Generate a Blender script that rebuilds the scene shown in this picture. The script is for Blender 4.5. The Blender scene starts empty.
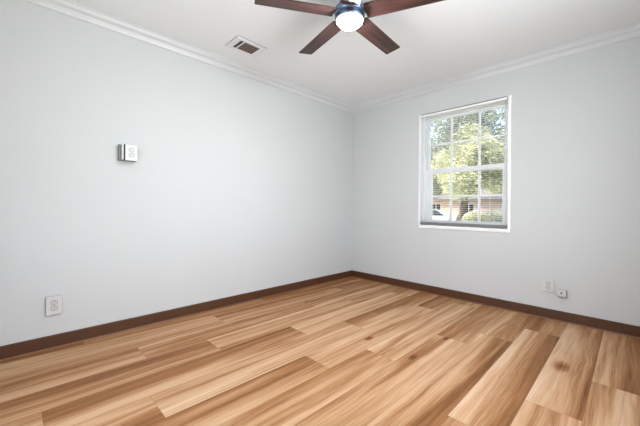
import bpy, bmesh, math, random
from mathutils import Vector, Matrix
random.seed(7)
PI = math.pi
S = bpy.context.scene
COL = S.collection

# ------------------------------------------------------------------ camera
F = 308.86
YAW = 0.7913
CAM = Vector((2.815, -3.431, 0.991))
cd = bpy.data.cameras.new('camera')
cam = bpy.data.objects.new('camera', cd)
COL.objects.link(cam)
cd.sensor_width = 36.0
cd.lens = F / 640 * 36.0
cd.shift_y = -6.11 / 640
cd.clip_start = 0.02
ROLL = 0.0082
cam.matrix_world = Matrix.Translation(CAM) @ Matrix.Rotation(YAW, 4, 'Z') @ Matrix.Rotation(PI / 2, 4, 'X') @ Matrix.Rotation(ROLL, 4, 'Z')
S.camera = cam
VIEW = Vector((-math.sin(YAW), math.cos(YAW), 0))
RIGHT = Vector((math.cos(YAW), math.sin(YAW), 0))

# ------------------------------------------------------------------ world, sun, area lights, exposure
W = bpy.data.worlds.new('sky')
S.world = W
W.use_nodes = True
nt = W.node_tree
bg = nt.nodes['Background']
sky = nt.nodes.new('ShaderNodeTexSky')
sky.sky_type = 'NISHITA'
sky.sun_disc = False
sky.sun_elevation = math.radians(50)
sky.sun_rotation = math.radians(208)
sky.air_density = 1.0
sky.dust_density = 3.0
nt.links.new(sky.outputs[0], bg.inputs[0])
bg.inputs[1].default_value = 0.70

sd = bpy.data.lights.new('sun', 'SUN')
sd.energy = 6.5
sd.angle = 0.01
sd.color = (1.0, 0.95, 0.84)
sun = bpy.data.objects.new('sun', sd)
sun.rotation_euler = (math.radians(42), 0, math.radians(-28))   # from the camera's side, high: it never enters the window
COL.objects.link(sun)

def area(name, loc, rot, sx, sy, power, color):
    l = bpy.data.lights.new(name, 'AREA')
    l.shape = 'RECTANGLE'
    l.size, l.size_y = sx, sy
    l.energy = power
    l.color = color
    o = bpy.data.objects.new(name, l)
    o.location = loc
    o.rotation_euler = rot
    COL.objects.link(o)
    return o
# fill lights added at unseen openings beside and behind the camera
area('added_side_fill', (3.17, -2.10, 1.50), (0, PI / 2, 0), 1.25, 1.2, 39, (0.95, 0.97, 1.0))
area('added_rear_fill', (1.55, -3.93, 1.05), (PI / 2, 0, 0), 0.9, 2.0, 17, (0.95, 0.98, 1.0))
LAMP_STRENGTH = 340.0

S.view_settings.view_transform = 'Standard'
S.view_settings.look = 'None'
S.view_settings.gamma = 1.0
S.view_settings.use_curve_mapping = False
S.view_settings.exposure = 0.15

# ------------------------------------------------------------------ materials
def srgb(r, g, b):
    f = lambda c: (c / 12.92) if c <= 0.04045 else ((c + 0.055) / 1.055) ** 2.4
    return (f(r / 255), f(g / 255), f(b / 255), 1)

def mat(name, color, rough=0.5, metal=0.0, noise=0.0, nscale=20, bump=0.0, bscale=200, spec=0.5):
    m = bpy.data.materials.new(name)
    m.use_nodes = True
    n = m.node_tree
    b = n.nodes['Principled BSDF']
    b.inputs['Roughness'].default_value = rough
    b.inputs['Metallic'].default_value = metal
    b.inputs['Specular IOR Level'].default_value = spec
    tc = n.nodes.new('ShaderNodeTexCoord')
    nz = n.nodes.new('ShaderNodeTexNoise')
    nz.inputs['Scale'].default_value = nscale
    n.links.new(tc.outputs['Object'], nz.inputs['Vector'])
    mx = n.nodes.new('ShaderNodeMix'); mx.data_type = 'RGBA'
    k = 1 - noise
    mx.inputs['A'].default_value = (color[0] * k, color[1] * k, color[2] * k, 1)
    mx.inputs['B'].default_value = color
    n.links.new(nz.outputs['Fac'], mx.inputs['Factor'])
    n.links.new(mx.outputs['Result'], b.inputs['Base Color'])
    if bump:
        nb = n.nodes.new('ShaderNodeTexNoise')
        nb.inputs['Scale'].default_value = bscale
        nb.inputs['Detail'].default_value = 4
        n.links.new(tc.outputs['Object'], nb.inputs['Vector'])
        bp = n.nodes.new('ShaderNodeBump')
        bp.inputs['Strength'].default_value = bump
        bp.inputs['Distance'].default_value = 0.002
        n.links.new(nb.outputs['Fac'], bp.inputs['Height'])
        n.links.new(bp.outputs['Normal'], b.inputs['Normal'])
    return m

M_WALL = mat('wall_paint', (0.595, 0.615, 0.62, 1), 0.6, noise=0.03, nscale=2, bump=0.25, bscale=90, spec=0.3)
M_CEIL = mat('ceiling_paint', (0.865, 0.905, 0.93, 1), 0.7, noise=0.02, nscale=2, bump=0.15, bscale=90, spec=0.2)
M_CROWN = mat('crown_paint', (0.64, 0.665, 0.68, 1), 0.35, noise=0.02)
M_BASE = mat('brown_baseboard', srgb(88, 55, 33), 0.45, noise=0.35, nscale=9, bump=0.1)
M_SHOE = mat('brown_shoe_strip', srgb(128, 88, 62), 0.4, noise=0.2)
M_VINYL = mat('white_vinyl', (0.94, 0.95, 0.96, 1), 0.35, noise=0.02)
M_SILL = mat('white_sill_paint', (0.86, 0.87, 0.87, 1), 0.4, noise=0.02)
M_SLAT = mat('white_slat', (0.80, 0.81, 0.81, 1), 0.4, noise=0.03)
M_RAIL = mat('grey_blind_rail', srgb(120, 122, 124), 0.45, noise=0.05)
def slat_mat():
    m = mat('white_slat', (0.88, 0.89, 0.89, 1), 0.4, noise=0.02)
    n = m.node_tree
    tr = n.nodes.new('ShaderNodeBsdfTranslucent'); tr.inputs[0].default_value = (0.85, 0.86, 0.84, 1)
    mx = n.nodes.new('ShaderNodeMixShader'); mx.inputs[0].default_value = 0.5
    n.links.new(n.nodes['Principled BSDF'].outputs[0], mx.inputs[1]); n.links.new(tr.outputs[0], mx.inputs[2])
    n.links.new(mx.outputs[0], n.nodes['Material Output'].inputs['Surface'])
    return m
M_SLAT = slat_mat()
M_CORD = mat('white_cord', (0.85, 0.85, 0.83, 1), 0.8, noise=0.1)
M_PLATE = mat('white_plastic', (0.62, 0.63, 0.63, 1), 0.3, noise=0.02)
M_SLOT = mat('dark_slot', (0.03, 0.03, 0.03, 1), 0.6)
M_GREY = mat('vent_shade_grey', srgb(140, 140, 140), 0.4, metal=0.4, noise=0.1)
M_BOXGREY = mat('box_and_edge_shade_grey', srgb(118, 118, 118), 0.5, noise=0.1)  # grey of the box body; also the painted shade behind outlet plates
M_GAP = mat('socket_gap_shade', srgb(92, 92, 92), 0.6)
M_DARK = mat('shade_and_pane_dark', srgb(34, 28, 26), 0.8, noise=0.3)  # painted shade in duct, cover gap and behind the jack; also house panes
M_LOUVER = mat('vent_louver', srgb(150, 128, 118), 0.5, noise=0.15)
M_NICKEL = mat('brushed_nickel', srgb(120, 140, 165), 0.28, metal=1.0, noise=0.08, nscale=60)
M_VENT = mat('vent_white_metal', (0.78, 0.82, 0.84, 1), 0.4, noise=0.03)
M_SCREW = mat('screw_metal', srgb(170, 170, 168), 0.3, metal=0.9)
M_TRUNK = mat('bark', srgb(96, 80, 66), 0.9, noise=0.5, nscale=6)

def leaf_mat(name, c1, c2):
    m = bpy.data.materials.new(name)
    m.use_nodes = True
    n = m.node_tree
    b = n.nodes['Principled BSDF']
    b.inputs['Roughness'].default_value = 0.5
    tc = n.nodes.new('ShaderNodeTexCoord')
    nz = n.nodes.new('ShaderNodeTexNoise'); nz.inputs['Scale'].default_value = 1.6
    nz.inputs['Detail'].default_value = 5
    n.links.new(tc.outputs['Object'], nz.inputs['Vector'])
    cr = n.nodes.new('ShaderNodeValToRGB')
    cr.color_ramp.elements[0].position = 0.38; cr.color_ramp.elements[0].color = c1
    cr.color_ramp.elements[1].position = 0.62; cr.color_ramp.elements[1].color = c2
    n.links.new(nz.outputs['Fac'], cr.inputs['Fac'])
    n.links.new(cr.outputs['Color'], b.inputs['Base Color'])
    tr = n.nodes.new('ShaderNodeBsdfTranslucent')
    n.links.new(cr.outputs['Color'], tr.inputs['Color'])
    mx = n.nodes.new('ShaderNodeMixShader'); mx.inputs[0].default_value = 0.45
    n.links.new(b.outputs[0], mx.inputs[1]); n.links.new(tr.outputs[0], mx.inputs[2])
    n.links.new(mx.outputs[0], n.nodes['Material Output'].inputs['Surface'])
    return m
M_LEAF_A = leaf_mat('yellow_green_leaves', srgb(132, 138, 108), srgb(214, 212, 178))
M_LEAF_B = leaf_mat('grey_green_leaves', srgb(112, 118, 104), srgb(176, 180, 162))
M_LEAF_C = leaf_mat('mid_green_leaves', srgb(118, 124, 102), srgb(196, 198, 170))

def grass_mat():
    m = mat('lawn_grass', srgb(176, 172, 132), 0.9, noise=0.4, nscale=1.5)
    return m
M_LAWN = grass_mat()

def glass_mat():
    m = bpy.data.materials.new('window_glass')
    m.use_nodes = True
    n = m.node_tree
    n.nodes.remove(n.nodes['Principled BSDF'])
    t = n.nodes.new('ShaderNodeBsdfTransparent')
    t.inputs[0].default_value = (0.97, 0.98, 0.97, 1)
    g = n.nodes.new('ShaderNodeBsdfGlossy'); g.inputs['Roughness'].default_value = 0.02
    fr = n.nodes.new('ShaderNodeFresnel'); fr.inputs['IOR'].default_value = 1.3
    mx = n.nodes.new('ShaderNodeMixShader')
    n.links.new(fr.outputs[0], mx.inputs[0])
    n.links.new(t.outputs[0], mx.inputs[1]); n.links.new(g.outputs[0], mx.inputs[2])
    n.links.new(mx.outputs[0], n.nodes['Material Output'].inputs['Surface'])
    return m
M_GLASS = glass_mat()

def lamp_mat():
    m = bpy.data.materials.new('lit_lamp_lens')
    m.use_nodes = True
    n = m.node_tree
    n.nodes.remove(n.nodes['Principled BSDF'])
    e = n.nodes.new('ShaderNodeEmission')
    e.inputs[0].default_value = (0.95, 0.98, 1.0, 1)
    e.inputs[1].default_value = LAMP_STRENGTH
    n.links.new(e.outputs[0], n.nodes['Material Output'].inputs['Surface'])
    return m
M_LAMP = lamp_mat()

def blade_mat():
    m = bpy.data.materials.new('walnut_blade')
    m.use_nodes = True
    n = m.node_tree
    b = n.nodes['Principled BSDF']
    b.inputs['Roughness'].default_value = 0.42
    tc = n.nodes.new('ShaderNodeTexCoord')
    oi = n.nodes.new('ShaderNodeObjectInfo')
    mp = n.nodes.new('ShaderNodeMapping'); mp.inputs['Scale'].default_value = (3, 45, 10)
    n.links.new(tc.outputs['Object'], mp.inputs['Vector'])
    ad = n.nodes.new('ShaderNodeVectorMath'); ad.operation = 'ADD'
    n.links.new(mp.outputs[0], ad.inputs[0])
    ml = n.nodes.new('ShaderNodeMath'); ml.operation = 'MULTIPLY'; ml.inputs[1].default_value = 40
    n.links.new(oi.outputs['Random'], ml.inputs[0])
    n.links.new(ml.outputs[0], ad.inputs[1])
    nz = n.nodes.new('ShaderNodeTexNoise'); nz.inputs['Scale'].default_value = 1.0
    nz.inputs['Detail'].default_value = 6; nz.inputs['Distortion'].default_value = 0.6
    n.links.new(ad.outputs[0], nz.inputs['Vector'])
    cr = n.nodes.new('ShaderNodeValToRGB')
    e = cr.color_ramp.elements
    e[0].position = 0.34; e[0].color = srgb(34, 20, 19)
    e[1].position = 0.72; e[1].color = srgb(100, 62, 54)
    k = e.new(0.5); k.color = srgb(62, 37, 34)
    n.links.new(nz.outputs['Fac'], cr.inputs['Fac'])
    n.links.new(cr.outputs['Color'], b.inputs['Base Color'])
    return m
M_BLADE = blade_mat()

# ------------------------------------------------------------------ mesh helpers
def bx(bm, x0, x1, y0, y1, z0, z1, mi=0):
    vs = [bm.verts.new((x, y, z)) for x in (x0, x1) for y in (y0, y1) for z in (z0, z1)]
    for q in ((0, 1, 3, 2), (4, 6, 7, 5), (0, 4, 5, 1), (2, 3, 7, 6), (0, 2, 6, 4), (1, 5, 7, 3)):
        f = bm.faces.new([vs[i] for i in q]); f.material_index = mi
    return vs

def build(name, bm, m, parent=None, bevel=0.0, smooth=False, loc=None, seg=2):
    bmesh.ops.recalc_face_normals(bm, faces=bm.faces)
    me = bpy.data.meshes.new(name)
    bm.to_mesh(me); bm.free()
    for mm in (m if isinstance(m, (list, tuple)) else [m]):
        me.materials.append(mm)
    if smooth:
        for p in me.polygons: p.use_smooth = True
    o = bpy.data.objects.new(name, me)
    COL.objects.link(o)
    if parent: o.parent = parent
    if loc: o.location = loc
    if bevel:
        b = o.modifiers.new('bevel', 'BEVEL'); b.width = bevel; b.segments = seg; b.limit_method = 'ANGLE'
    return o

def empty(name, loc=(0, 0, 0), rot=(0, 0, 0), label=None, cat=None, group=None, kind=None):
    o = bpy.data.objects.new(name, None)
    o.empty_display_size = 0.05
    COL.objects.link(o)
    o.location = loc; o.rotation_euler = rot
    tag(o, label, cat, group, kind)
    return o

def tag(o, label=None, cat=None, group=None, kind=None):
    if label: o['label'] = label
    if cat: o['category'] = cat
    if group: o['group'] = group
    if kind: o['kind'] = kind
    return o

def struct(name, bm, m, **k):
    o = build(name, bm, m, **k)
    if not o.parent: o['kind'] = 'structure'
    return o

def lathe(bm, prof, seg=48, cap=True):
    rings = []
    for r, z in prof:
        rings.append([bm.verts.new((r * math.cos(2 * PI * i / seg), r * math.sin(2 * PI * i / seg), z)) for i in range(seg)] if r > 1e-6 else [bm.verts.new((0, 0, z))])
    for a, b in zip(rings, rings[1:]):
        for i in range(seg):
            j = (i + 1) % seg
            if len(a) == 1 and len(b) > 1: bm.faces.new((a[0], b[i], b[j]))
            elif len(b) == 1 and len(a) > 1: bm.faces.new((a[i], b[0], a[j]))
            elif len(a) > 1: bm.faces.new((a[i], b[i], b[j], a[j]))
    if cap:
        for r in (rings[0], rings[-1]):
            if len(r) > 1: bm.faces.new(r)

def sweep(bm, prof, p0, p1, normal, m0=0.0, m1=0.0):
    """profile (offset from wall, z) swept along a wall; m0/m1: mitre, shift of the end along the run per unit of offset"""
    d = (p1 - p0).normalized()
    A = [bm.verts.new(p0 + normal * a + d * (a * m0) + Vector((0, 0, z))) for a, z in prof]
    B = [bm.verts.new(p1 + normal * a + d * (a * m1) + Vector((0, 0, z))) for a, z in prof]
    n = len(prof)
    for i in range(n):
        j = (i + 1) % n
        bm.faces.new((A[i], B[i], B[j], A[j]))
    bm.faces.new(A); bm.faces.new(B)

# ------------------------------------------------------------------ room shell
X1, Y0, H = 3.10, -3.85, 2.414
T = 0.16
WX0, WX1, WZ0, WZ1 = 1.035, 1.957, 0.790, 2.092      # window opening in the back wall

def wall_with_hole(name, axis, fixed0, fixed1, a0, a1, z0, z1, hole):
    bm = bmesh.new()
    h0, h1, g0, g1 = hole
    for (s, e, zz0, zz1) in ((a0, h0, z0, z1), (h1, a1, z0, z1), (h0, h1, z0, g0), (h0, h1, g1, z1)):
        if zz1 - zz0 < 1e-4 or e - s < 1e-4: continue
        if axis == 'x': bx(bm, s, e, fixed0, fixed1, zz0, zz1)
        else: bx(bm, fixed0, fixed1, s, e, zz0, zz1)
    return struct(name, bm, M_WALL)

bm = bmesh.new(); bx(bm, -T, 0, Y0 - T, T, -0.1, H + 0.1); struct('wall_left', bm, M_WALL)
wall_with_hole('wall_back', 'x', 0, T, 0, X1, -0.1, H + 0.1, (WX0, WX1, WZ0, WZ1))
wall_with_hole('wall_right', 'y', X1, X1 + T, Y0 - T, T, -0.1, H + 0.1, (-2.75, -1.45, 0.85, 2.10))  # unseen opening added for the side fill light
wall_with_hole('wall_front', 'x', Y0 - T, Y0, 0, X1, -0.1, H + 0.1, (1.10, 2.00, 0.0, 2.06))  # unseen doorway added for the rear fill light
bm = bmesh.new(); bx(bm, 0, X1, Y0, 0, H, H + 0.1); struct('ceiling', bm, M_CEIL)

# ---- plank floor
PW = 0.228
PX0 = -0.08
PL = 1.524
joints = {0: -1.55, 1: -2.15, 2: -2.817, 3: -2.415, 4: -1.81, 5: -1.40, 6: -2.05, 7: -1.68, 8: -2.60, 9: -0.80, 10: -0.43, 11: -1.543, 12: -1.06, 13: -0.3}
# (row, index of plank: 0 = nearest the back wall) : (tone, gradient across, from -x side to +x side)
known = {
    (0, 0): (0.55, 0.2), (0, 1): (0.15, 0.1), (0, 2): (0.45, 0.1),
    (1, 0): (0.45, 0.2), (1, 1): (0.60, 0.3), (1, 2): (0.60, -0.1),
    (2, 0): (0.40, 0.3), (2, 1): (0.50, -0.4), (2, 2): (0.50, 0.3),
    (3, 0): (0.50, -0.5), (3, 1): (0.62, -0.3), (3, 2): (0.42, 0.3),
    (4, 0): (0.45, 0.3), (4, 1): (0.66, -0.1), (4, 2): (0.36, 0.8), (4, 3): (0.65, 0.2),
    (5, 0): (0.38, 0.5), (5, 1): (0.72, 0.2), (5, 2): (0.50, -0.4),
    (6, 0): (0.45, 0.4), (6, 1): (0.62, -0.3), (6, 2): (0.44, 0.7),
    (7, 0): (0.42, 0.5), (7, 1): (0.66, -0.2), (7, 2): (0.58, 0.2),
    (8, 0): (0.40, 0.4), (8, 1): (0.62, 0.3), (8, 2): (0.60, 0.3),
    (9, 0): (0.52, -0.2), (9, 1): (0.50, -0.9), (9, 2): (0.60, 0.1),
    (10, 0): (0.32, 0.2), (10, 1): (0.55, -1.1), (10, 2): (0.42, 0.2),
    (11, 0): (0.42, 0.3), (11, 1): (0.66, -0.8), (11, 2): (0.66, -0.1),
    (12, 0): (0.42, -0.9), (12, 1): (0.60, 0.1), (12, 2): (0.5, 0.1),
}
bm = bmesh.new()
lt = bm.faces.layers.float.new('tone'); lg = bm.faces.layers.float.new('grad')
ls = bm.faces.layers.float.new('seed'); lj = bm.faces.layers.float.new('joint')
rnd = random.Random(3)
for r in range(14):
    xa = PX0 + PW * r; xb = xa + PW
    xa_, xb_ = max(xa, 0.0), min(xb, X1)
    if xb_ <= xa_: continue
    j = joints[r]
    while j + PL < 0: j += PL
    top = 0.0; idx = 0
    cuts = [0.0]
    y = j
    while y > Y0:
        cuts.append(y); y -= PL
    cuts.append(Y0 - T)
    for i in range(len(cuts) - 1):
        ya, yb = cuts[i + 1], cuts[i]
        if r in (7,) and False: pass
        t, g = known.get((r, i), (rnd.uniform(0.3, 0.7), rnd.uniform(-0.5, 0.5)))
        f = bm.faces.new([bm.verts.new(p) for p in ((xa_, ya, 0), (xb_, ya, 0), (xb_, yb, 0), (xa_, yb, 0))])
        f[lt] = t; f[lg] = g; f[ls] = rnd.uniform(0, 50)
        f[lj] = yb
bx_under = bmesh.new()
fl_me_bm = bm
# a slab under the planks so the floor has thickness
v = [bm.verts.new(p) for p in ((0, Y0 - T, -0.03), (X1, Y0 - T, -0.03), (X1, 0, -0.03), (0, 0, -0.03))]
bm.faces.new(v)
bx_under.free()
me = bpy.data.meshes.new('floor'); bm.to_mesh(me); bm.free()
floor = bpy.data.objects.new('floor', me); COL.objects.link(floor); floor['kind'] = 'structure'

def floor_mat():
    m = bpy.data.materials.new('oak_plank_floor')
    m.use_nodes = True
    n = m.node_tree; L = n.links.new
    b = n.nodes['Principled BSDF']
    N = n.nodes.new
    def math_(op, a, c=None, clamp=False):
        q = N('ShaderNodeMath'); q.operation = op; q.use_clamp = clamp
        for i, s in enumerate((a, c)):
            if s is None: continue
            if isinstance(s, (int, float)): q.inputs[i].default_value = s
            else: L(s, q.inputs[i])
        return q.outputs[0]
    def attr(nm):
        a = N('ShaderNodeAttribute'); a.attribute_name = nm; return a.outputs['Fac']
    tone, grad, seed, joint = attr('tone'), attr('grad'), attr('seed'), attr('joint')
    tc = N('ShaderNodeTexCoord')
    sp = N('ShaderNodeSeparateXYZ'); L(tc.outputs['Object'], sp.inputs[0])
    x, y = sp.outputs[0], sp.outputs[1]
    u = math_('FRACT', math_('DIVIDE', math_('SUBTRACT', x, PX0), PW))
    # slow meander of the grain along each board
    wc = N('ShaderNodeCombineXYZ')
    L(math_('MULTIPLY', x, 5.0), wc.inputs[0]); L(math_('ADD', math_('MULTIPLY', y, 2.2), seed), wc.inputs[1]); L(seed, wc.inputs[2])
    wn = N('ShaderNodeTexNoise'); wn.inputs['Scale'].default_value = 1; wn.inputs['Detail'].default_value = 2
    L(wc.outputs[0], wn.inputs['Vector'])
    x0_ = x
    x = math_('ADD', x, math_('MULTIPLY', math_('SUBTRACT', wn.outputs['Fac'], 0.5), 0.035))
    def noise(sx, sy, off, detail=4, dist=0.0, rough=0.55):
        c = N('ShaderNodeCombineXYZ')
        L(math_('ADD', math_('MULTIPLY', x, sx), math_('MULTIPLY', seed, off)), c.inputs[0])
        L(math_('ADD', math_('MULTIPLY', y, sy), seed), c.inputs[1])
        L(seed, c.inputs[2])
        z = N('ShaderNodeTexNoise'); z.inputs['Scale'].default_value = 1
        z.inputs['Detail'].default_value = detail; z.inputs['Distortion'].default_value = dist
        z.inputs['Roughness'].default_value = rough
        L(c.outputs[0], z.inputs['Vector'])
        return z.outputs['Fac']
    broad = noise(10, 0.38, 3.1, 3, 1.3)
    mid = noise(36, 1.0, 1.7, 5, 1.1)
    fine = noise(170, 4.5, 2.3, 4, 0.2, 0.7)
    tone = math_('ADD', 0.15, math_('MULTIPLY', tone, 0.54))
    val = math_('ADD', tone, math_('MULTIPLY', grad, math_('MULTIPLY', math_('SUBTRACT', u, 0.5), 0.62)))
    val = math_('ADD', val, math_('MULTIPLY', math_('SUBTRACT', broad, 0.5), 1.2))
    val = math_('ADD', val, math_('MULTIPLY', math_('SUBTRACT', mid, 0.5), 0.42))
    val = math_('ADD', val, math_('MULTIPLY', math_('SUBTRACT', fine, 0.5), 0.5))
    # knots at their places in the boards: (x, y, radius)
    for kx, ky, kr in KNOTS:
        dx = math_('MULTIPLY', math_('SUBTRACT', x0_, kx), 1.0 / kr)
        dy = math_('MULTIPLY', math_('SUBTRACT', y, ky), 0.42 / kr)
        d = math_('SQRT', math_('ADD', math_('MULTIPLY', dx, dx), math_('MULTIPLY', dy, dy)))
        d = math_('ADD', d, math_('MULTIPLY', math_('SUBTRACT', mid, 0.5), 0.9))
        k = math_('SUBTRACT', 1.0, d, clamp=True)
        val = math_('SUBTRACT', val, math_('MULTIPLY', k, 0.6))
    cr = N('ShaderNodeValToRGB')
    e = cr.color_ramp.elements
    e[0].position = 0.0; e[0].color = srgb(104, 64, 30)
    e[1].position = 1.0; e[1].color = srgb(212, 184, 158)
    a = e.new(0.30); a.color = srgb(146, 100, 62)
    a = e.new(0.58); a.color = srgb(185, 146, 110)
    L(val, cr.inputs['Fac'])
    # seams
    su = math_('MINIMUM', u, math_('SUBTRACT', 1.0, u))
    s1 = math_('LESS_THAN', su, 0.006)
    s2 = math_('LESS_THAN', math_('ABSOLUTE', math_('SUBTRACT', y, joint)), 0.0016)
    seam = math_('MULTIPLY', math_('MAXIMUM', s1, s2), 0.45)
    mx = N('ShaderNodeMix'); mx.data_type = 'RGBA'
    L(seam, mx.inputs['Factor']); L(cr.outputs['Color'], mx.inputs['A'])
    mx.inputs['B'].default_value = srgb(110, 74, 46)
    L(mx.outputs['Result'], b.inputs['Base Color'])
    b.inputs['Roughness'].default_value = 0.5
    b.inputs['Specular IOR Level'].default_value = 0.18
    bp = N('ShaderNodeBump'); bp.inputs['Strength'].default_value = 0.12; bp.inputs['Distance'].default_value = 0.001
    L(fine, bp.inputs['Height']); L(bp.outputs['Normal'], b.inputs['Normal'])
    return m
def pix_floor(px, py):
    a, h = (px - 320) / F, (206.89 - py) / F
    c, s = math.cos(-ROLL), math.sin(-ROLL)
    a, h = a * c + h * s, h * c - a * s
    d = VIEW + RIGHT * a + Vector((0, 0, h))
    return CAM + d * (-CAM.z / d.z)
KNOTS = [(2.505, -0.98, 0.045), (1.83, -1.10, 0.022), (1.80, -1.55, 0.022), (1.42, -1.52, 0.025)]
me.materials.append(floor_mat())

# ---- baseboards (with a rounded shoe strip) and crown moulding
BH = 0.0905
def base_prof(): return [(0, 0), (0.011, 0), (0.011, BH - 0.004), (0.008, BH), (0, BH)]
def shoe_prof():
    p = [(0.011, 0.0)]
    R = 0.009
    for i in range(6):
        a = i / 5 * PI / 2
        p.append((0.011 + R * math.cos(a), R * math.sin(a)))
    return p
def run(name, p0, p1, nrm, m0, m1, side=None):
    bm = bmesh.new(); sweep(bm, base_prof(), p0, p1, nrm, m0, m1)
    o = struct(name, bm, M_BASE)
    bm = bmesh.new(); sweep(bm, shoe_prof(), p0, p1, nrm, m0, m1)
    build('shoe_strip', bm, M_SHOE, o)
    return o
V = Vector
run('baseboard_left', V((0, Y0, 0)), V((0, 0, 0)), V((1, 0, 0)), 1, -1)
run('baseboard_back', V((0, 0, 0)), V((X1, 0, 0)), V((0, -1, 0)), 1, -1)
run('baseboard_right', V((X1, 0, 0)), V((X1, Y0, 0)), V((-1, 0, 0)), 1, -1)
bm = bmesh.new()
sweep(bm, base_prof(), V((X1, Y0, 0)), V((2.07, Y0, 0)), V((0, 1, 0)), 1, 0)
sweep(bm, base_prof(), V((1.03, Y0, 0)), V((0, Y0, 0)), V((0, 1, 0)), 0, -1)
struct('baseboard_front', bm, M_BASE)

CZ, CP = 0.086, 0.055
crown = [(0, H), (CP, H), (CP, H - 0.007), (CP - 0.006, H - 0.012)]
for i in range(7):            # cove then ogee
    t = i / 6
    a = t * PI
    crown.append((CP - 0.008 - t * (CP - 0.020), H - 0.014 - t * 0.054 - 0.0055 * math.sin(a * 2)))
crown += [(0.012, H - 0.072), (0.009, H - CZ + 0.004), (0.005, H - CZ), (0, H - CZ)]
for name, p0, p1, nrm in (('trim_left', V((0, Y0, 0)), V((0, 0, 0)), V((1, 0, 0))), ('trim_back', V((0, 0, 0)), V((X1, 0, 0)), V((0, -1, 0))),
                          ('trim_right', V((X1, 0, 0)), V((X1, Y0, 0)), V((-1, 0, 0))), ('trim_front', V((X1, Y0, 0)), V((0, Y0, 0)), V((0, 1, 0)))):
    bm = bmesh.new(); sweep(bm, crown, p0, p1, nrm, 1, -1); struct(name, bm, M_CROWN)

bm = bmesh.new()  # closed hall box, unseen, added to keep the sun out of the doorway
bx(bm, 0.6, 0.7, Y0 - T - 1.2, Y0 - T, -0.03, 2.5); bx(bm, 2.4, 2.5, Y0 - T - 1.2, Y0 - T, -0.03, 2.5)
bx(bm, 0.6, 2.5, Y0 - T - 1.3, Y0 - T - 1.2, -0.03, 2.5)
struct('wall_added_hall', bm, M_WALL)
bm = bmesh.new(); bx(bm, 0.6, 2.5, Y0 - T - 1.3, Y0 - T, 2.45, 2.55); struct('ceiling_added_hall', bm, M_CEIL)
bm = bmesh.new(); bx(bm, 0.7, 2.4, Y0 - T - 1.2, Y0 - T, -0.03, 0.0); struct('floor_added_hall', bm, M_BASE)
# casing and frame of the unseen doorway and window added for the fill
bm = bmesh.new()
bx(bm, 1.03, 1.10, Y0, Y0 + 0.018, 0, 2.13); bx(bm, 2.00, 2.07, Y0, Y0 + 0.018, 0, 2.13); bx(bm, 1.10, 2.00, Y0, Y0 + 0.018, 2.06, 2.13)
struct('trim_added_door', bm, M_CROWN, bevel=0.004)
bm = bmesh.new()
for (a, b_, c, d) in ((-2.75, -2.69, 0.85, 2.10), (-1.51, -1.45, 0.85, 2.10), (-2.69, -1.51, 0.85, 0.91), (-2.69, -1.51, 2.04, 2.10)):
    bx(bm, X1 + 0.02, X1 + 0.06, a, b_, c, d)
struct('window_added', bm, M_VINYL, bevel=0.003)

# ------------------------------------------------------------------ window in the back wall
win = empty('window_1', (WX0, 0.0, WZ0), kind='structure')
def wpart(name, boxes, m, parent=win, bevel=0.003):
    bm = bmesh.new()
    for b_ in boxes:
        x0, x1, y0, y1, z0, z1 = b_
        bx(bm, x0 - WX0, x1 - WX0, y0, y1, z0 - WZ0, z1 - WZ0)
    return build(name, bm, m, parent, bevel=bevel)
# outer frame
wpart('window_frame', [(WX0, WX0 + 0.035, 0.075, 0.155, WZ0, WZ1), (WX1 - 0.035, WX1, 0.075, 0.155, WZ0, WZ1),
                       (WX0 + 0.035, WX1 - 0.035, 0.075, 0.155, WZ1 - 0.035, WZ1), (WX0 + 0.035, WX1 - 0.035, 0.075, 0.155, WZ0, WZ0 + 0.03)], M_VINYL)
def sash(name, x0, x1, z0, z1, gx0, gx1, gz0, gz1, y, th, mz, mxs):
    s = wpart(name, [(x0, gx0, y, y + th, z0, z1), (gx1, x1, y, y + th, z0, z1), (gx0, gx1, y, y + th, z0, gz0), (gx0, gx1, y, y + th, gz1, z1)], M_VINYL)
    mw = 0.011
    wpart('muntins', [(a - mw, a + mw, y + 0.004, y + th - 0.004, gz0, gz1) for a in mxs] +
          [(a, b_, y + 0.005, y + th - 0.005, mz - mw, mz + mw) for a, b_ in zip([gx0] + [q + mw for q in mxs], [q - mw for q in mxs] + [gx1])], M_VINYL, s, bevel=0.002)
    wpart('pane', [(gx0, gx1, y + th / 2 - 0.002, y + th / 2 + 0.002, gz0, gz1)], M_GLASS, s, bevel=0)
    return s
sash('upper_sash', WX0 + 0.035, WX1 - 0.035, 1.395, WZ1 - 0.035, 1.098, 1.892, 1.452, 2.030, 0.118, 0.028, 1.738, (1.352, 1.652))
sash('lower_sash', WX0 + 0.035, WX1 - 0.035, WZ0 + 0.03, 1.450, 1.139, 1.886, 0.847, 1.396, 0.085, 0.030, 1.124, (1.361, 1.662))
wpart('jamb_liner', [(WX0, WX0 + 0.003, 0.002, 0.075, WZ0, WZ1), (WX1 - 0.003, WX1, 0.002, 0.075, WZ0, WZ1), (WX0 + 0.003, WX1 - 0.003, 0.002, 0.075, WZ1 - 0.003, WZ1)], M_VINYL, bevel=0)
wpart('sash_lock', [(1.47, 1.53, 0.092, 0.112, 1.450, 1.460), (1.49, 1.51, 0.086, 0.100, 1.460, 1.468)], M_VINYL)
# sill and thin casing edge round the opening
wpart('window_sill', [(WX0 - 0.006, WX1 + 0.026, -0.012, 0.075, 0.752, WZ0)], M_SILL, bevel=0.004)
wpart('casing_edge', [(WX1, WX1 + 0.024, -0.006, 0.006, WZ0, WZ1 + 0.002), (WX0 - 0.016, WX0, -0.004, 0.006, WZ0, WZ1 + 0.002)], M_VINYL, bevel=0.002)

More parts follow.
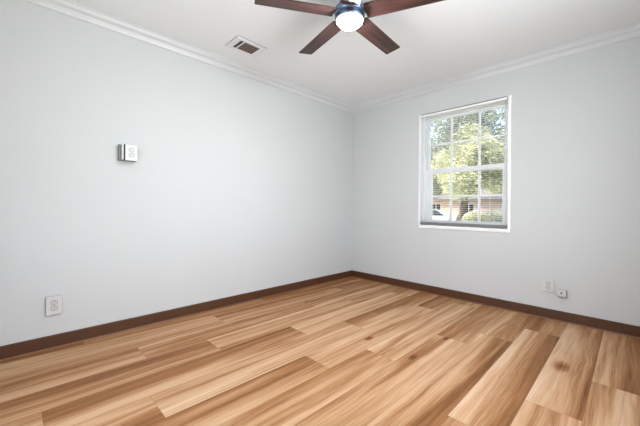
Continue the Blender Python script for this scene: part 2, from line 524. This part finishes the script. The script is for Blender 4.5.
# ------------------------------------------------------------------ mini blind
bl = empty('mini_blind', (1.495, 0.008, 2.087), label='open white mini blind with thin horizontal slats hanging in the window', cat='blind')
bm = bmesh.new(); bx(bm, -0.452, 0.452, -0.018, 0.014, -0.026, 0.0)
build('headrail', bm, M_VINYL, bl, bevel=0.002)
bm = bmesh.new(); bx(bm, -0.452, 0.452, -0.022, -0.018, -0.006, 0.003)  # added grey strip stands for the shadow line above the headrail
build('headrail_shade_line', bm, M_RAIL, bl)['label'] = 'grey strip drawn as a shadow line along the top'
bm = bmesh.new()
NS = 58; ZT = -0.040; ZB = -1.248
prof = [(-0.0098, 0.0), (-0.005, 0.0012), (0, 0.0016), (0.005, 0.0012), (0.0098, 0.0)]
tilt = math.radians(3)
for i in range(NS):
    z = ZT + (ZB - ZT) * i / (NS - 1)
    rows = []
    for s in (-0.449, 0.449):
        rows.append([bm.verts.new((s, y * math.cos(tilt), z + h + y * math.sin(tilt))) for y, h in prof])
        rows.append([bm.verts.new((s, y * math.cos(tilt), z + h - 0.0006 + y * math.sin(tilt))) for y, h in prof])
    A, A2, B, B2 = rows
    for k in range(4):
        bm.faces.new((A[k], A[k + 1], B[k + 1], B[k])); bm.faces.new((A2[k], B2[k], B2[k + 1], A2[k + 1]))
    bm.faces.new((A[0], B[0], B2[0], A2[0])); bm.faces.new((A[4], A2[4], B2[4], B[4]))
build('slats', bm, M_SLAT, bl)
bm = bmesh.new(); bx(bm, -0.452, 0.452, -0.013, 0.013, -1.283, -1.262)
build('bottom_rail', bm, M_RAIL, bl, bevel=0.003)['label'] = 'grey bottom rail'
for cx_ in (-0.30, 0.0, 0.30):
    bm = bmesh.new()
    for yy in (-0.0145, 0.0145):
        bx(bm, cx_ - 0.0008, cx_ + 0.0008, yy - 0.0006, yy + 0.0006, -1.265, -0.02)
    build('ladder_cord', bm, M_CORD, bl)
bm = bmesh.new(); lathe(bm, [(0.003, -0.62), (0.0035, -0.61), (0.0028, -0.03), (0.0028, -0.02)], 10)
build('tilt_wand', bm, M_CORD, bl, loc=(-0.405, -0.024, 0))

# ------------------------------------------------------------------ ceiling fan
FX, FY = 1.560, -1.941
fan = empty('ceiling_fan', (FX, FY, H), label='five bladed ceiling fan with dark walnut blades, nickel motor and lit lamp', cat='ceiling fan')
ZBL = 2.200 - H
bm = bmesh.new()
lathe(bm, [(0.0, 0.0), (0.072, 0.0), (0.072, -0.012), (0.062, -0.035), (0.045, -0.045), (0.0, -0.046)], 48)
build('ceiling_canopy', bm, M_NICKEL, fan, smooth=True)
bm = bmesh.new()
lathe(bm, [(0.0, -0.044), (0.052, -0.046), (0.058, -0.055), (0.058, -0.135), (0.066, -0.150), (0.090, -0.172), (0.098, -0.190), (0.099, -0.208), (0.094, -0.222), (0.0, -0.224)], 56)
build('motor_housing', bm, M_NICKEL, fan, smooth=True)
bm = bmesh.new()
lathe(bm, [(0.0, -0.222), (0.086, -0.222), (0.092, -0.226), (0.093, -0.246), (0.090, -0.252), (0.0, -0.252)], 56)
build('light_ring', bm, M_NICKEL, fan, smooth=True)
bm = bmesh.new()
lp = [(0.081, -0.250)]
for i in range(1, 10):
    a = i / 9 * PI / 2
    lp.append((0.081 * math.cos(a), -0.252 - 0.042 * math.sin(a)))
lp[-1] = (0.0, lp[-1][1])
lathe(bm, [(0.0, -0.250)] + lp, 48, cap=False)
build('lamp_lens', bm, M_LAMP, fan, smooth=True)['label'] = 'glowing white lens'

def blade_bm():
    bm = bmesh.new()
    r0, r1, w0, w1, t = 0.100, 0.585, 0.118, 0.118, 0.0055
    o = [(r0, -w0 / 2), (r0 + 0.02, -w0 / 2 - 0.002)]
    o += [(r1 - 0.006, -w1 / 2), (r1, -w1 / 2 + 0.006), (r1, w1 / 2 - 0.006), (r1 - 0.006, w1 / 2)]
    o += [(r0 + 0.02, w0 / 2 + 0.002), (r0, w0 / 2)]
    a = [bm.verts.new((x, y, t / 2)) for x, y in o]; b_ = [bm.verts.new((x, y, -t / 2)) for x, y in o]
    bm.faces.new(a); bm.faces.new(list(reversed(b_)))
    for i in range(len(o)):
        j = (i + 1) % len(o); bm.faces.new((a[i], b_[i], b_[j], a[j]))
    return bm
def bracket_bm():
    bm = bmesh.new()
    bx(bm, 0.070, 0.150, -0.022, 0.022, 0.003, 0.009)
    bx(bm, 0.135, 0.190, -0.034, 0.034, 0.003, 0.007)
    return bm
PITCH = math.radians(-9.4)
b0 = build('blade', blade_bm(), M_BLADE, fan, bevel=0.0015)
k0 = build('blade_bracket', bracket_bm(), M_NICKEL, b0, bevel=0.001)
for i in range(5):
    b = b0 if i == 0 else b0.copy()
    if i:
        COL.objects.link(b); b.parent = fan
        k = k0.copy(); COL.objects.link(k); k.parent = b
    b.location = (0, 0, ZBL)
    b.rotation_euler = (Matrix.Rotation(math.radians(166.9 + 72 * i), 3, 'Z') @ Matrix.Rotation(PITCH, 3, 'X')).to_euler()

# ------------------------------------------------------------------ ceiling vent
VX0, VX1, VY0, VY1 = 0.275, 0.497, -2.118, -1.822
vent = empty('ceiling_vent', ((VX0 + VX1) / 2, (VY0 + VY1) / 2, H), label='white rectangular air vent with dark louvers set in the ceiling', cat='air vent')
w, l = (VX1 - VX0) / 2, (VY1 - VY0) / 2
ow, ol = 0.073, 0.096
bm = bmesh.new()
bm_o = [(-w, -l), (w, -l), (w, l), (-w, l)]; bm_m = [(-w + 0.012, -l + 0.012), (w - 0.012, -l + 0.012), (w - 0.012, l - 0.012), (-w + 0.012, l - 0.012)]
bm_i = [(-ow, -ol), (ow, -ol), (ow, ol), (-ow, ol)]
R = [[bm.verts.new((x, y, z)) for x, y in ps] for ps, z in ((bm_o, -0.006), (bm_o, -0.009), (bm_m, -0.014), (bm_i, -0.010), (bm_i, 0))]
for a, b_ in zip(R, R[1:]):
    for i in range(4):
        j = (i + 1) % 4; bm.faces.new((a[i], a[j], b_[j], b_[i]))
bx(bm, -ow, ow, -ol + 0.030, -ol + 0.042, -0.010, 0)
build('vent_frame', bm, M_VENT, vent)
bm = bmesh.new()
bx(bm, -w + 0.001, w - 0.001, -l + 0.001, l - 0.001, -0.0060, -0.0045)  # grey layer stands for the shadow between vent frame and ceiling
for v_ in bm.verts: v_.co.z = 0.0 if v_.co.z > -0.005 else -0.0060
build('vent_edge_shade', bm, M_GREY, vent)
bm = bmesh.new(); bx(bm, -ow, ow, -ol, ol, -0.0075, -0.0062)  # flat dark plate instead of a hole: the duct's shade as colour
build('duct_shade_plate', bm, M_DARK, vent)['label'] = 'dark plate standing for the shaded duct opening'
def slat(bm, c, axis, half, wd=0.010, ang=0.7):
    dx, dz = wd / 2 * math.cos(ang), wd / 2 * math.sin(ang)
    z = -0.0085
    for s in (0, ):
        if axis == 'y':
            p = [(c - dx, -half[0], z - dz), (c + dx, -half[0], z + dz), (c + dx, half[1], z + dz), (c - dx, half[1], z - dz)]
        else:
            p = [(-half[0], c - dx, z - dz), (-half[0], c + dx, z + dz), (half[1], c + dx, z + dz), (half[1], c - dx, z - dz)]
        a = [bm.verts.new(q) for q in p]; b_ = [bm.verts.new((q[0], q[1], q[2] + 0.0008)) for q in p]
        bm.faces.new(a); bm.faces.new(b_)
        for i in range(4): bm.faces.new((a[i], a[(i + 1) % 4], b_[(i + 1) % 4], b_[i]))
bm = bmesh.new()
for i in range(5):
    c = -ow + 0.016 + i * 0.0285
    dx = 0.003; z = -0.006
    y0_, y1_ = -ol + 0.043, ol - 0.001
    slat(bm, c, 'y', (-y0_, y1_), 0.010, 0.12)
build('long_louvers', bm, M_LOUVER, vent)
bm = bmesh.new()
for i in range(2): slat(bm, -ol + 0.009 + i * 0.013, 'x', (ow - 0.001, ow - 0.001), 0.004, 0.1)
build('cross_louvers', bm, M_LOUVER, vent)

# ------------------------------------------------------------------ wall outlets: local frame, x along wall, z up, -y out of the wall
def receptacle(parent, z, y):
    """one socket of a duplex receptacle"""
    bm = bmesh.new()
    n = 20; pts = []
    for i in range(n):
        a = 2 * PI * i / n
        pts.append((0.0165 * math.cos(a), max(-0.0125, min(0.0125, 0.0165 * math.sin(a)))))
    a = [bm.verts.new((x, y, z + q)) for x, q in pts]; b_ = [bm.verts.new((x, y - 0.0022, z + q)) for x, q in pts]
    bm.faces.new(a); bm.faces.new(b_)
    for i in range(n): bm.faces.new((a[i], a[(i + 1) % n], b_[(i + 1) % n], b_[i]))
    r = build('receptacle', bm, M_PLATE, parent, bevel=0.0005)
    bm = bmesh.new()
    bx(bm, -0.0075, -0.0050, y - 0.0026, y - 0.0018, z - 0.001, z + 0.0085)
    bx(bm, 0.0050, 0.0075, y - 0.0026, y - 0.0018, z, z + 0.0085)
    bx(bm, -0.0022, 0.0022, y - 0.0026, y - 0.0018, z - 0.0095, z - 0.0045)
    build('slots', bm, M_SLOT, r)
def plate(parent, pw, ph, th, y=0.0, name='cover_plate'):
    bm = bmesh.new(); bx(bm, -pw / 2, pw / 2, y - th, y, -ph / 2, ph / 2)
    p = build(name, bm, M_PLATE, parent, bevel=0.0022, seg=3)
    return p
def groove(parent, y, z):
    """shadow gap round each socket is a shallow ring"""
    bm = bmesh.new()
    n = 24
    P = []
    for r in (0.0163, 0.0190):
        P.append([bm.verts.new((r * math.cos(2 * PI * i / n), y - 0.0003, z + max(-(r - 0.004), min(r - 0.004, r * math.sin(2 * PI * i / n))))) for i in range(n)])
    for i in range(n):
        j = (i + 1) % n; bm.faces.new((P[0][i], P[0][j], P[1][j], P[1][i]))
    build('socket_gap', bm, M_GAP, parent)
def screw(parent, y, z):
    bm = bmesh.new(); n = 12
    a = [bm.verts.new((0.0032 * math.cos(2 * PI * i / n), y, z + 0.0032 * math.sin(2 * PI * i / n))) for i in range(n)]
    b_ = [bm.verts.new((0.0028 * math.cos(2 * PI * i / n), y - 0.0012, z + 0.0028 * math.sin(2 * PI * i / n))) for i in range(n)]
    bm.faces.new(a); bm.faces.new(b_)
    for i in range(n): bm.faces.new((a[i], a[(i + 1) % n], b_[(i + 1) % n], b_[i]))
    build('screw', bm, M_SCREW, parent)
def duplex(loc, rz, label, pw, ph, th=0.006, back=0.008):
    t = empty('wall_outlet', loc, (0, 0, rz), label, 'outlet', 'duplex outlets low on the walls')
    bm = bmesh.new(); bx(bm, -pw / 2 + 0.001, pw / 2 - 0.001, -back, 0, -ph / 2 + 0.001, ph / 2 - 0.001)  # grey block paints the shaded edge of the cover plate
    build('plate_edge_shade', bm, M_BOXGREY, t)['label'] = 'grey backing drawn as the shaded plate edge'
    th = th + back
    plate(t, pw, ph, th - back, -back)
    for z in (0.0195, -0.0195):
        groove(t, -th, z); receptacle(t, z, -th + 0.0008)
    screw(t, -th + 0.0002, 0)
    return t
RZL = PI / 2      # local -y points to +x (out of the left wall)
duplex((0.0005, -3.234, 0.297), RZL, 'white duplex outlet on the windowless long wall, low above the brown baseboard', 0.084, 0.126, 0.004, 0.012)
duplex((2.285, -0.0005, 0.300), 0, 'white duplex outlet on the window wall, next to the small phone jack', 0.079, 0.110, 0.003, 0.008)

# phone jack: surface-mount block
pj = empty('phone_jack', (2.383, -0.0005, 0.252), (0, 0, 0), 'small white surface mounted jack box on wall beside outlet', 'phone jack')
bm = bmesh.new(); bx(bm, -0.0310, 0.0328, -0.020, 0, -0.0300, 0.0265)  # dark block, offset right and down, stands for the jack's shadow
build('jack_edge_shade', bm, M_DARK, pj, bevel=0.001)['label'] = 'dark backing drawn as the shadow round the jack box'
bm = bmesh.new()
vs = bx(bm, -0.032, 0.032, -0.030, -0.018, -0.029, 0.029)
for v_ in bm.verts:
    if v_.co.y < -0.02: v_.co.x *= 0.97; v_.co.z *= 0.97
build('jack_cover', bm, M_PLATE, pj, bevel=0.003, seg=3)
bm = bmesh.new(); bx(bm, -0.007, 0.005, -0.0306, -0.0298, -0.005, 0.005); bx(bm, -0.005, 0.003, -0.0306, -0.0298, 0.005, 0.008)
build('jack_port', bm, M_SLOT, pj)

# surface-mounted outlet box on the left wall
sb = empty('surface_outlet_box', (0.0005, -2.787, 1.401), (0, 0, RZL), 'white and grey surface mounted outlet box, high on the left wall', 'outlet box')
bm = bmesh.new(); bx(bm, -0.088, 0.056, -0.003, 0, -0.058, 0.066)
for a_ in (-0.092, 0.056): bx(bm, a_, a_ + 0.012, -0.006, 0, 0.042, 0.056)
build('mounting_plate', bm, M_PLATE, sb, bevel=0.001)
bm = bmesh.new(); bx(bm, -0.078, 0.044, -0.030, -0.003, -0.062, 0.062)
build('box_body', bm, M_BOXGREY, sb, bevel=0.003)['label'] = 'grey box body'
bm = bmesh.new(); bx(bm, -0.060, 0.041, -0.048, -0.030, -0.057, 0.060)
build('white_rim', bm, M_PLATE, sb, bevel=0.001)
bm = bmesh.new(); bx(bm, -0.045, 0.038, -0.062, -0.048, -0.058, 0.062)  # solid dark block stands for the shade in the gap
build('cover_gap_shade', bm, M_DARK, sb)['label'] = 'dark block drawn as the shaded gap behind the cover'
bm = bmesh.new(); bx(bm, -0.041, 0.041, -0.070, -0.062, -0.0625, 0.0625)
cp = build('cover_plate', bm, M_PLATE, sb, bevel=0.002)
for z in (0.0195, -0.0195):
    groove(sb, -0.070, z); receptacle(sb, z, -0.0692)
screw(sb, -0.0698, 0)

# ------------------------------------------------------------------ outside the window
GZ = -0.55
bm = bmesh.new(); bx(bm, -45, 25, T + 0.02, 70, GZ - 0.2, GZ)
struct('lawn', bm, M_LAWN)
def at(px, D, z=GZ):
    p = CAM + VIEW * D + RIGHT * ((px - 320) / F * D)
    return Vector((p.x, p.y, z))
def tube(bm, pts, seg=10):
    rings = []
    for i, (p, r) in enumerate(pts):
        p = Vector(p)
        q = Vector(pts[min(i + 1, len(pts) - 1)][0]) - Vector(pts[max(i - 1, 0)][0])
        q.normalize()
        a = q.orthogonal().normalized(); b_ = q.cross(a)
        rings.append([bm.verts.new(p + a * r * math.cos(2 * PI * k / seg) + b_ * r * math.sin(2 * PI * k / seg)) for k in range(seg)])
    for A, B in zip(rings, rings[1:]):
        # match nearest start to avoid twisting
        off = min(range(seg), key=lambda o: (A[0].co - B[o].co).length)
        B[:] = B[off:] + B[:off]
        for k in range(seg):
            bm.faces.new((A[k], A[(k + 1) % seg], B[(k + 1) % seg], B[k]))
    bm.faces.new(rings[0]); bm.faces.new(rings[-1])
def leaves(bm, blobs, n, size, rng):
    tot = sum(r[0] * r[1] * r[2] for _, r in blobs)
    for c, r in blobs:
        for _ in range(int(n * r[0] * r[1] * r[2] / tot)):
            d = Vector((rng.gauss(0, 1), rng.gauss(0, 1), rng.gauss(0, 1))).normalized() * rng.random() ** 0.45
            p = Vector(c) + Vector((d.x * r[0], d.y * r[1], d.z * r[2]))
            s = size * rng.uniform(0.6, 1.3)
            a = Vector((rng.gauss(0, 1), rng.gauss(0, 1), rng.gauss(0, .6))).normalized()
            b_ = a.orthogonal().normalized()
            b_ = (b_ + Vector((rng.gauss(0, .3), rng.gauss(0, .3), rng.gauss(0, .3)))).normalized()
            bm.faces.new([bm.verts.new(q) for q in (p - a * s, p - b_ * s * 0.5, p + a * s, p + b_ * s * 0.5)])
def tree(name, base, lean, hgt, rad, spread, crown_h, n, leaf, m, label, seed, group=None):
    rng = random.Random(seed)
    t = empty(name, base, label=label, cat='tree', group=group)
    bm = bmesh.new()
    top = Vector((lean[0], lean[1], hgt))
    mid_ = top * 0.5 + Vector((rng.uniform(-.1, .1), rng.uniform(-.1, .1), 0))
    tube(bm, [((0, 0, -0.1), rad * 1.3), ((0, 0, 0.15) , rad), (mid_, rad * 0.8), (top, rad * 0.6)])
    blobs = []
    for i in range(7):
        a = 2 * PI * i / 7 + rng.uniform(-.3, .3)
        e = top + Vector((math.cos(a) * spread * 0.55, math.sin(a) * spread * 0.55, crown_h * rng.uniform(0.15, 0.75)))
        tube(bm, [(top - Vector((0, 0, 0.1)), rad * 0.45), ((top + e) / 2 + Vector((0, 0, 0.15)), rad * 0.3), (e, rad * 0.12)], 7)
        blobs.append((e, (spread * 0.5, spread * 0.5, crown_h * 0.3)))
    blobs.append((top + Vector((0, 0, crown_h * 0.7)), (spread * 0.6, spread * 0.6, crown_h * 0.4)))
    build('trunk', bm, M_TRUNK, t, smooth=True)
    bm = bmesh.new(); leaves(bm, blobs, n, leaf, rng)
    build('foliage', bm, m, t)
    return t
tree('shade_tree', at(450, 13.5), (0.75, 0.3, 0), 2.2, 0.12, 1.6, 2.7, 15000, 0.065, M_LEAF_A, 'leaning yellow green tree outside, nearest the window glass', 1)
tree('shade_tree', at(512, 16.0), (0.1, 0.3, 0), 2.4, 0.17, 1.9, 3.2, 14000, 0.075, M_LEAF_C, 'upright green tree outside, behind the leaning tree', 2)
tree('shade_tree', at(418, 22.5), (0.0, 0.3, 0), 2.5, 0.18, 2.4, 3.6, 12000, 0.09, M_LEAF_C, 'spreading green tree outside, above the parked pale car', 3)
tree('shade_tree', at(462, 30), (0.1, 0.3, 0), 3.4, 0.28, 6.4, 8.4, 20000, 0.17, M_LEAF_B, 'tall grey green tree outside, farthest behind the others', 4)
def bush(px, D, rx, rz, m, label, seed, n=3500):
    rng = random.Random(seed)
    t = empty('garden_bush', at(px, D), label=label, cat='bush')
    bm = bmesh.new()
    leaves(bm, [((0, 0, rz * 0.8), (rx, rx * 0.7, rz)), ((rx * .5, 0, rz * 0.6), (rx * .6, rx * .6, rz * .7)), ((-rx * .5, 0, rz * 0.6), (rx * .6, rx * .6, rz * .7))], n, 0.09, rng)
    build('foliage', bm, m, t)
    bm = bmesh.new()
    for i in range(5):
        a = 2 * PI * i / 5
        tube(bm, [((0.05 * math.cos(a), 0.05 * math.sin(a), -0.05), 0.03), ((rx * .35 * math.cos(a), rx * .3 * math.sin(a), rz), 0.012)], 6)
    build('stems', bm, M_TRUNK, t)
bush(476, 20, 1.0, 0.75, M_LEAF_A, 'pale yellow green bush outside, low beside the leaning trunk', 11)
bush(503, 25, 1.6, 0.9, M_LEAF_B, 'grey green bush outside, low in front of the brick house', 12)

# brick house across the lawn
def brick_mat():
    m = bpy.data.materials.new('red_brick'); m.use_nodes = True
    n = m.node_tree; b = n.nodes['Principled BSDF']; b.inputs['Roughness'].default_value = 0.9
    tc = n.nodes.new('ShaderNodeTexCoord'); mp = n.nodes.new('ShaderNodeMapping'); mp.inputs['Rotation'].default_value = (PI / 2, 0, 0)
    br = n.nodes.new('ShaderNodeTexBrick'); br.inputs['Scale'].default_value = 4.4
    br.inputs['Color1'].default_value = srgb(196, 168, 158); br.inputs['Color2'].default_value = srgb(178, 148, 138); br.inputs['Mortar'].default_value = srgb(205, 195, 188)
    n.links.new(tc.outputs['Object'], mp.inputs[0]); n.links.new(mp.outputs[0], br.inputs['Vector']); n.links.new(br.outputs['Color'], b.inputs['Base Color'])
    return m
M_BRICK = brick_mat()
M_ROOF = mat('grey_shingle', srgb(120, 112, 108), 0.9, noise=0.3, nscale=5)
hc = at(476, 38)
house = empty('brick_house', hc, (0, 0, YAW - 0.35), 'single storey pinkish brick house across the lawn, seen through the blind', 'house')
bm = bmesh.new(); bx(bm, -8, 8, 0, 7, -0.1, 2.7); build('house_wall', bm, M_BRICK, house)
bm = bmesh.new()
pts = [(-8.5, -0.6, 2.6), (8.5, -0.6, 2.6), (8.5, 7.6, 2.6), (-8.5, 7.6, 2.6), (-6.5, 3.5, 4.3), (6.5, 3.5, 4.3)]
q = [bm.verts.new(p) for p in pts]
for f_ in ((0, 1, 5, 4), (2, 3, 4, 5), (1, 2, 5), (3, 0, 4), (3, 2, 1, 0)): bm.faces.new([q[i] for i in f_])
build('roof', bm, M_ROOF, house)
for xx in (-4.6, -0.8, 3.4):
    bm = bmesh.new()
    for a_ in ((-.6, -.54, .8, 2.1), (.54, .6, .8, 2.1), (-.54, .54, .8, .86), (-.54, .54, 2.04, 2.1), (-.03, .03, .86, 2.04)):
        bx(bm, xx + a_[0], xx + a_[1], -0.05, 0.02, a_[2], a_[3])
    f_ = build('house_window', bm, M_VINYL, house)
    bm = bmesh.new(); bx(bm, xx - .54, xx + .54, -0.02, 0.0, .86, 2.04)
    build('window_pane', bm, M_DARK, f_)

# pale parked car
M_CAR = mat('pale_car_paint', srgb(235, 222, 222), 0.25, noise=0.02)
M_CARGLASS = mat('car_glass', srgb(70, 74, 80), 0.1)
M_TYRE = mat('tyre_rubber', srgb(45, 45, 45), 0.8)
car = empty('parked_car', at(433, 25), (0, 0, 0.25), 'pale pinkish white car parked outside beneath the trees', 'car')
def prism(bm, poly, y0, y1, ins=0.0):
    a = [bm.verts.new((x, y0, z)) for x, z in poly]; b_ = [bm.verts.new((x, y1, z)) for x, z in poly]
    bm.faces.new(a); bm.faces.new(b_)
    for i in range(len(poly)):
        j = (i + 1) % len(poly); bm.faces.new((a[i], a[j], b_[j], b_[i]))
bm = bmesh.new()
prism(bm, [(-2.2, .28), (2.2, .28), (2.25, .55), (2.1, .78), (1.2, .92), (-1.6, .95), (-2.2, .88), (-2.28, .5)], -0.88, 0.88)
build('car_body', bm, M_CAR, car, bevel=0.06, seg=3)
bm = bmesh.new()
prism(bm, [(1.15, .9), (0.45, 1.40), (-0.9, 1.44), (-1.6, .92)], -0.72, 0.72)
cab = build('car_cabin', bm, M_CAR, car, bevel=0.05, seg=3)
for s in (-0.735, 0.715):
    bm = bmesh.new()
    prism(bm, [(0.95, .95), (0.40, 1.33), (-0.15, 1.36), (-0.15, .95)], s, s + 0.02)
    build('front_side_glass', bm, M_CARGLASS, cab)
    bm = bmesh.new()
    prism(bm, [(-0.25, .95), (-0.25, 1.36), (-0.85, 1.36), (-1.35, .97)], s, s + 0.02)
    build('rear_side_glass', bm, M_CARGLASS, cab)
for xx in (-1.35, 1.35):
    for s in (-0.80, 0.80):
        bm = bmesh.new()
        lathe(bm, [(0.0, -0.1), (0.20, -0.1), (0.31, -0.08), (0.33, -0.05), (0.33, 0.05), (0.31, 0.08), (0.20, 0.1), (0, 0.1)], 24)
        wh = build('wheel', bm, M_TYRE, car, smooth=False, loc=(xx, s, 0.33))
        wh.rotation_euler = (PI / 2, 0, 0)
